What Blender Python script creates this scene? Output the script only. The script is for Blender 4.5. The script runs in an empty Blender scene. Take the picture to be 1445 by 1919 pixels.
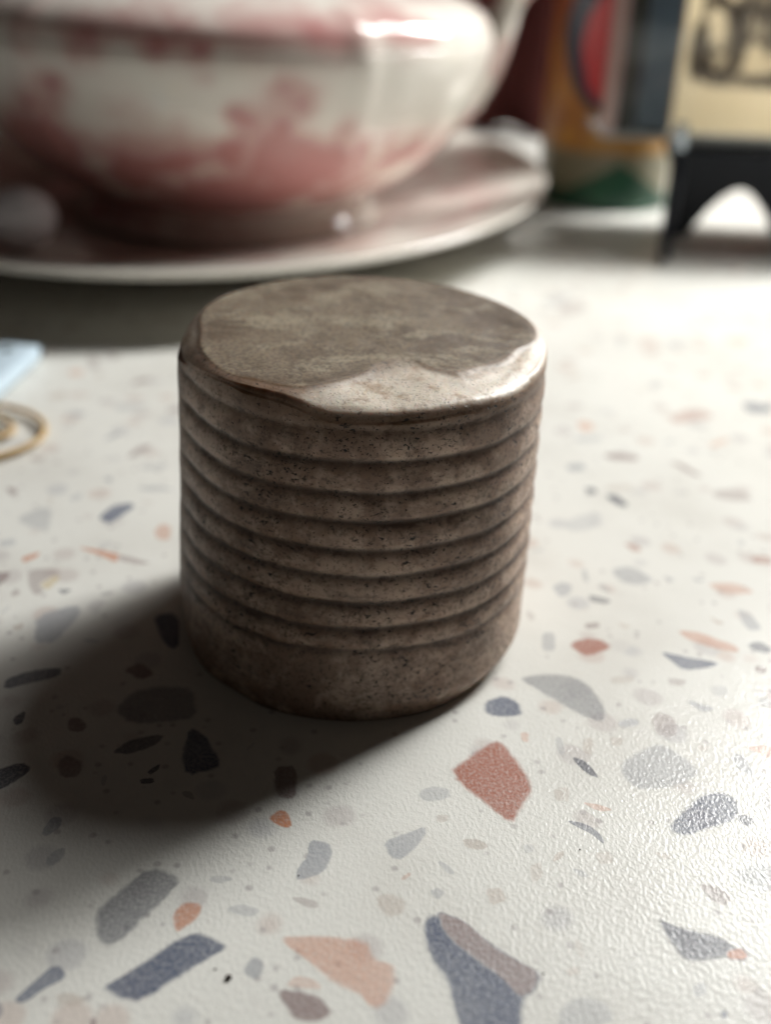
import bpy, math, random
from mathutils import Vector, Matrix, noise
from math import sin, cos, pi, radians as R

S = 0.01                                    # all coordinates below are centimetres
sc = bpy.context.scene
COL = sc.collection

# ------------------------------------------------------------------ camera, light
CAM = [[0.0, -9.8424, 6.7355], [0.999078, -0.006066, 0.04251], [-0.034227, 0.485339, 0.873656], [-0.025932, -0.874305, 0.484684]]
cd = bpy.data.cameras.new('camera'); co = bpy.data.objects.new('camera', cd); COL.objects.link(co)
p, rt, up, bk = [Vector(v) for v in CAM]
m = Matrix((rt, up, bk)).transposed().to_4x4(); m.translation = p * S
co.matrix_world = m
cd.sensor_fit = 'VERTICAL'; cd.sensor_height = 24; cd.sensor_width = 24 * 1445 / 1919
cd.lens = 26.489
cd.clip_start = 0.005; cd.clip_end = 20
cd.dof.use_dof = True; cd.dof.focus_distance = 0.0935; cd.dof.aperture_fstop = 10.6
sc.camera = co

w = bpy.data.worlds.new('World'); sc.world = w; w.use_nodes = True
w.node_tree.nodes['Background'].inputs[0].default_value = (1.0, 0.86, 0.74, 1)
w.node_tree.nodes['Background'].inputs[1].default_value = 0.019
sc.view_settings.view_transform = 'Standard'; sc.view_settings.look = 'None'
sc.view_settings.exposure = 0.13; sc.view_settings.gamma = 1

def lamp(name, loc, target, size, watts, col):
    d = bpy.data.lights.new(name, 'AREA'); d.shape = 'DISK'; d.size = size * S; d.energy = watts; d.color = col
    o = bpy.data.objects.new(name, d); COL.objects.link(o); o.location = Vector(loc) * S
    o.rotation_euler = (Vector(target) - Vector(loc)).to_track_quat('-Z', 'Y').to_euler()
    return o
lamp('table_lamp', (22.5, 28.5, 21.5), (0, 2, 0), 17.0, 5.15, (1, 1, 0.975))
lamp('ceiling_lamp', (18.0, 25.0, 32.0), (0, 2, 0), 15.0, .92, (1, 0.99, 0.96))

# ------------------------------------------------------------------ helpers
def mesh_obj(name, verts, faces, mat=None, parent=None, smooth=True, attrs=None):
    me = bpy.data.meshes.new(name)
    me.from_pydata([(x * S, y * S, z * S) for x, y, z in verts], [], faces)
    me.update()
    if smooth: me.polygons.foreach_set('use_smooth', [True] * len(me.polygons))
    if attrs:
        for k, v in attrs.items():
            a = me.attributes.new(k, 'FLOAT', 'POINT'); a.data.foreach_set('value', v)
    if mat: me.materials.append(mat)
    o = bpy.data.objects.new(name, me); COL.objects.link(o)
    if parent: o.parent = parent
    return o

def tag(o, label, cat, group=None, kind=None):
    if label: o['label'] = label
    if cat: o['category'] = cat
    if group: o['group'] = group
    if kind: o['kind'] = kind
    return o

def empty(name, loc=(0, 0, 0)):
    o = bpy.data.objects.new(name, None); COL.objects.link(o); o.location = Vector(loc) * S
    o.empty_display_size = 0.01
    return o

def box(x0, x1, y0, y1, z0, z1, b=0.0):
    """box with chamfered edges: returns verts, faces"""
    import bmesh
    bm = bmesh.new(); bmesh.ops.create_cube(bm, size=1)
    for v in bm.verts:
        v.co = Vector((x0 + (v.co.x + .5) * (x1 - x0), y0 + (v.co.y + .5) * (y1 - y0), z0 + (v.co.z + .5) * (z1 - z0)))
    if b > 0: bmesh.ops.bevel(bm, geom=list(bm.edges), offset=b, segments=2, affect='EDGES', profile=.6)
    bm.verts.index_update()
    out = [tuple(v.co) for v in bm.verts], [[v.index for v in f.verts] for f in bm.faces]
    bm.free(); return out

def join(parts):
    V, F = [], []
    for v, f in parts:
        n = len(V); V += list(v); F += [[i + n for i in q] for q in f]
    return V, F

def lathe(prof, n=96, sx=1.0, sy=1.0, rot=0.0, c=(0, 0, 0), rfun=None, close=True):
    V, F = [], []
    for (r, z) in prof:
        for i in range(n):
            a = 2 * pi * i / n
            k = rfun(a, z) if rfun else 0
            x, y = (r + k) * cos(a) * sx, (r + k) * sin(a) * sy
            V.append((c[0] + x * cos(rot) - y * sin(rot), c[1] + x * sin(rot) + y * cos(rot), c[2] + z))
    for j in range(len(prof) - 1):
        for i in range(n):
            i2 = (i + 1) % n
            F.append((j * n + i, j * n + i2, (j + 1) * n + i2, (j + 1) * n + i))
    return V, F

def smooth_prof(prof, k=8):
    P = [Vector(p) for p in prof]; out = []
    for i in range(len(P) - 1):
        a, b, c, d = P[max(i - 1, 0)], P[i], P[i + 1], P[min(i + 2, len(P) - 1)]
        for j in range(k):
            t = j / k
            q = .5 * ((2 * b) + (c - a) * t + (2 * a - 5 * b + 4 * c - d) * t * t + (3 * b - a - 3 * c + d) * t ** 3)
            out.append((q.x, q.y) if len(q) == 2 else tuple(q))
    out.append(tuple(P[-1])); return out

def tube(pts, radii, n=14, sq=1.0, closed=False):
    P = [Vector(p) for p in pts]; V, F = [], []; N = len(P)
    upv = Vector((0, 0, 1))
    for i in range(N):
        t = (P[(i + 1) % N] - P[i - 1]) if closed else (P[min(i + 1, N - 1)] - P[max(i - 1, 0)])
        t.normalize(); s = t.cross(upv)
        if s.length < 1e-4: s = Vector((1, 0, 0))
        s.normalize(); u = s.cross(t)
        for k in range(n):
            a = 2 * pi * k / n
            V.append(tuple(P[i] + s * (cos(a) * radii[i] * sq) + u * (sin(a) * radii[i])))
    for i in range(N if closed else N - 1):
        for k in range(n):
            F.append((i * n + k, i * n + (k + 1) % n, ((i + 1) % N) * n + (k + 1) % n, ((i + 1) % N) * n + k))
    if not closed:
        F.append(list(range(n))[::-1]); F.append([(N - 1) * n + k for k in range(n)])
    return V, F

# ------------------------------------------------------------------ materials
class NT:
    def __init__(s, name):
        s.m = bpy.data.materials.new(name); s.m.use_nodes = True; s.t = s.m.node_tree
        s.b = s.t.nodes['Principled BSDF']
    def n(s, typ, **kw):
        nd = s.t.nodes.new(typ)
        for k, v in kw.items():
            if k.startswith('i_'):
                key = k[2:]; key = int(key) if key.isdigit() else key.replace('_', ' ')
                s.put(nd.inputs[key], v)
            else: setattr(nd, k, v)
        return nd
    def put(s, sock, v):
        if isinstance(v, bpy.types.NodeSocket): s.t.links.new(v, sock)
        elif isinstance(v, (tuple, list)) and len(v) == 3 and sock.type == 'RGBA': sock.default_value = (*v, 1)
        else: sock.default_value = v
    def math(s, op, a, b=0.0, clamp=False):
        nd = s.n('ShaderNodeMath', operation=op, use_clamp=clamp); s.put(nd.inputs[0], a); s.put(nd.inputs[1], b); return nd.outputs[0]
    def mix(s, f, a, b, mode='MIX'):
        nd = s.n('ShaderNodeMix', data_type='RGBA', blend_type=mode); s.put(nd.inputs[0], f); s.put(nd.inputs[6], a); s.put(nd.inputs[7], b); return nd.outputs[2]
    def coord(s, scale=(100, 100, 100), rot=(0, 0, 0), world=False):
        if world: src = s.n('ShaderNodeNewGeometry').outputs['Position']
        else: src = s.n('ShaderNodeTexCoord').outputs['Object']
        mp = s.n('ShaderNodeMapping'); s.put(mp.inputs[0], src); mp.inputs['Scale'].default_value = scale; mp.inputs['Rotation'].default_value = rot
        return mp.outputs[0]
    def noise(s, vec, scale, detail=3, rough=.55, dist=0):
        nd = s.n('ShaderNodeTexNoise'); s.put(nd.inputs['Vector'], vec); nd.inputs['Scale'].default_value = scale
        nd.inputs['Detail'].default_value = detail; nd.inputs['Roughness'].default_value = rough; nd.inputs['Distortion'].default_value = dist
        return nd.outputs[0]
    def ramp(s, v, lo, hi):
        nd = s.n('ShaderNodeMapRange', interpolation_type='SMOOTHSTEP'); s.put(nd.inputs[0], v)
        nd.inputs[1].default_value = lo; nd.inputs[2].default_value = hi; return nd.outputs[0]
    def attr(s, name): return s.n('ShaderNodeAttribute', attribute_name=name).outputs['Fac']
    def bump(s, h, dist, strength=1.0, normal=None):
        nd = s.n('ShaderNodeBump'); s.put(nd.inputs['Height'], h); nd.inputs['Distance'].default_value = dist; nd.inputs['Strength'].default_value = strength
        if normal is not None: s.put(nd.inputs['Normal'], normal)
        return nd.outputs[0]
    def set(s, **kw):
        for k, v in kw.items(): s.put(s.b.inputs[k.replace('_', ' ')], v)
        return s.m

def plain(name, col, rough=.5, spec=.5, metal=0, coat=0, var=.12, scale=3.0):
    t = NT(name); c = t.coord()
    nz = t.noise(c, scale, 4)
    a = tuple(x * (1 - var) for x in col); b = tuple(min(1, x * (1 + var)) for x in col)
    t.set(Base_Color=t.mix(nz, a, b), Roughness=rough, Metallic=metal)
    t.b.inputs['Specular IOR Level'].default_value = spec; t.b.inputs['Coat Weight'].default_value = coat
    return t.m

def worktop_material(chips=False):
    t = NT('printed_chip' if chips else 'terrazzo_laminate'); c = t.coord(world=True)
    base = t.mix(t.ramp(t.noise(c, .55, 4, .6), .40, .70), (.725, .72, .675), (.66, .65, .605))
    v = t.n('ShaderNodeTexVoronoi', feature='F1', i_Scale=2.3, i_Randomness=1.0); t.put(v.inputs['Vector'], t.mix(.09, c, t.n('ShaderNodeTexNoise', i_Vector=c, i_Scale=2.0).outputs['Color'], 'ADD'))
    cellv = t.n('ShaderNodeSeparateColor'); t.put(cellv.inputs[0], v.outputs['Color'])
    spot = t.math('MULTIPLY', t.ramp(v.outputs['Distance'], .40, .22), t.ramp(cellv.outputs[0], .42, .5))
    base = t.mix(t.math('MULTIPLY', spot, .50), base, t.mix(cellv.outputs[1], (.44, .45, .47), (.56, .44, .38)))
    v2 = t.n('ShaderNodeTexVoronoi', feature='F1', i_Scale=7.0); t.put(v2.inputs['Vector'], c)
    c2 = t.n('ShaderNodeSeparateColor'); t.put(c2.inputs[0], v2.outputs['Color'])
    spot2 = t.math('MULTIPLY', t.ramp(v2.outputs['Distance'], .3, .12), t.ramp(c2.outputs[0], .7, .76))
    base = t.mix(t.math('MULTIPLY', spot2, .55), base, (.36, .33, .33))
    # printed chips: object colour, edge feathered through the print grain
    g = t.noise(c, 17, 4, .7)
    e = t.ramp(t.math('ADD', t.attr('edge'), t.math('MULTIPLY', t.math('SUBTRACT', g, .5), .85)), .12, .80)
    oi = t.n('ShaderNodeObjectInfo')
    tone = t.noise(c, 1.1, 3, .6)
    k = t.math('MULTIPLY', t.math('MULTIPLY', e, oi.outputs['Alpha']), t.math('ADD', .70, t.math('MULTIPLY', tone, .5)), True)
    cc = t.mix(t.ramp(t.noise(c, 34, 2), .35, .75), oi.outputs['Color'], t.mix(.36, oi.outputs['Color'], (.6, .6, .58)))
    colr = t.mix(k, t.mix(t.attr('under'), base, (.16, .175, .225)), cc) if chips else base
    # pressed grain of the laminate
    cs = t.coord(scale=(100, 62, 100), rot=(0, 0, R(18)), world=True)
    h1 = t.noise(cs, 33, 2, .5, .2)
    h2 = t.noise(c, 55, 2, .5)
    h = t.math('ADD', t.ramp(h1, .25, .85), t.math('MULTIPLY', h2, .5))
    nrm = t.bump(h, .000026, 1.0)
    t.set(Base_Color=colr, Normal=nrm, Roughness=.20)
    t.b.inputs['Specular IOR Level'].default_value = .16
    return t.m
M_TOP = worktop_material(); M_CHIP = worktop_material(True)

def plug_material():
    t = NT('grimy_bone'); c = t.coord()
    gv, cl, tp = t.attr('groove'), t.attr('clean'), t.attr('flat_top')
    big = t.noise(c, 1.1, 5, .6, .3); mid = t.noise(c, 4.5, 5, .65, .4); fine = t.noise(c, 24, 4, .65)
    spk = t.noise(c, 42, 2, .5)
    bone = t.mix(t.ramp(t.math('ADD', t.math('MULTIPLY', mid, .5), t.math('MULTIPLY', big, .5)), .42, .58), (.30, .20, .145), (.54, .405, .315))
    grime = (.085, .05, .034)
    # side: grooves hold dirt, smears across the ribs
    d = t.math('ADD', t.math('MULTIPLY', gv, 1.1), t.math('MULTIPLY', t.ramp(t.noise(t.coord(scale=(100, 100, 190)), 5.5, 7, .75, .2), .52, .66), .55))
    d = t.math('ADD', t.math('MULTIPLY', d, .75), t.math('MULTIPLY', t.ramp(t.noise(t.coord(scale=(100, 100, 230)), 1.5, 6, .7, .5), .50, .66), .42), True)
    side = t.mix(d, bone, grime)
    side = t.mix(t.math('MULTIPLY', t.ramp(fine, .52, .64), .5), side, (.06, .04, .03))
    # flat top: brown film, paler scuffs
    topc = t.mix(t.ramp(big, .42, .58), (.135, .098, .066), (.225, .178, .125))
    scuff = t.ramp(t.noise(t.coord(scale=(75, 125, 100), rot=(0, 0, R(-12))), 1.7, 8, .74, .35), .50, .58)
    topc = t.mix(t.math('MULTIPLY', scuff, .6), topc, (.38, .33, .24))
    topc = t.mix(t.math('MULTIPLY', t.ramp(fine, .46, .60), .65), topc, (.085, .062, .045))
    col = t.mix(tp, side, topc)
    # worn, cleaner bevel
    cb = t.mix(t.ramp(mid, .50, .66), (.70, .62, .52), (.44, .34, .25))
    cb = t.mix(t.math('MULTIPLY', t.ramp(spk, .64, .70), .8), cb, (.10, .065, .04))
    col = t.mix(cl, col, cb)
    rust = t.attr('rust'); col = t.mix(t.math('MULTIPLY', rust, t.ramp(mid, .25, .6)), col, (.13, .065, .025))
    # black pits and crumbs of dirt
    pit = t.math('MULTIPLY', t.ramp(t.noise(t.coord(scale=(100, 100, 150)), 19, 3, .65, .5), .59, .63), t.ramp(t.noise(c, 1.6, 3), .46, .56))
    pit2 = t.ramp(t.noise(c, 38, 1), .69, .73)
    pit = t.math('MULTIPLY', t.math('MAXIMUM', pit, pit2), t.math('SUBTRACT', 1.0, t.math('MULTIPLY', t.math('MAXIMUM', tp, cl), .75)))
    col = t.mix(pit, col, (.012, .009, .008))
    h = t.math('ADD', t.math('MULTIPLY', mid, .5), t.math('MULTIPLY', fine, .22))
    h = t.math('SUBTRACT', h, t.math('MULTIPLY', pit, .5))
    h = t.math('ADD', h, t.math('MULTIPLY', t.noise(c, 7, 2, .5), t.math('MULTIPLY', cl, .6)))
    t.set(Base_Color=col, Normal=t.bump(h, .00017, .8))
    ro = t.math('ADD', t.math('MULTIPLY', fine, .22), t.math('SUBTRACT', .38, t.math('MULTIPLY', cl, .05)))
    t.set(Roughness=ro)
    t.b.inputs['Specular IOR Level'].default_value = .5
    t.b.inputs['Subsurface Weight'].default_value = .5
    t.b.inputs['Subsurface Radius'].default_value = (1.0, .5, .3); t.b.inputs['Subsurface Scale'].default_value = .0016
    return t.m
M_PLUG = plug_material()

def china(name, plate=False):
    t = NT(name); c = t.coord()
    ink = t.attr('ink'); n1 = t.noise(c, 2.6, 5, .65, .4); n2 = t.noise(c, .9, 4, .6, .3); n3 = t.noise(c, 6.5, 3, .6)
    k = t.math('MULTIPLY', ink, t.math('ADD', .25, t.math('ADD', t.ramp(n1, .33, .62), t.math('MULTIPLY', n3, .3)))) if False else t.math('MULTIPLY', ink, t.math('ADD', .45, t.math('MULTIPLY', t.ramp(n1, .25, .72), .6)))
    k = t.math('ADD', k, t.math('MULTIPLY', t.attr('tint'), t.ramp(n2, .30, .62)))
    k = t.math('MINIMUM', k, .92)
    glaze = t.mix(n2, (.85, .81, .72), (.88, .85, .78))
    col = t.mix(t.ramp(k, 0, .55), glaze, (.68, .47, .43)); col = t.mix(t.ramp(k, .30, 1.25), col, (.46, .15, .15))
    t.set(Base_Color=col, Roughness=.12, Normal=t.bump(n1, .0001, .3))
    t.b.inputs['Coat Weight'].default_value = .4; t.b.inputs['Coat Roughness'].default_value = .05
    return t.m
M_CHINA = china('pink_transferware')

# ------------------------------------------------------------------ worktop and chips
V, F = [], []
nx, ny = 60, 60
X0, X1, Y0, Y1 = -45, 45, -22, 30
for j in range(ny + 1):
    for i in range(nx + 1): V.append((X0 + (X1 - X0) * i / nx, Y0 + (Y1 - Y0) * j / ny, 0))
for j in range(ny):
    for i in range(nx):
        a = j * (nx + 1) + i; F.append((a, a + 1, a + nx + 2, a + nx + 1))
# skirt gives the board its thickness
vb, fb = box(X0, X1, Y0, Y1, -3.0, -.02)
V, F = join([(V, F), (vb, fb)])
top = tag(mesh_obj('worktop', V, F, M_TOP, smooth=False), 'pale terrazzo patterned laminate worktop with fine pressed grain', None, kind='structure')

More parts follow.
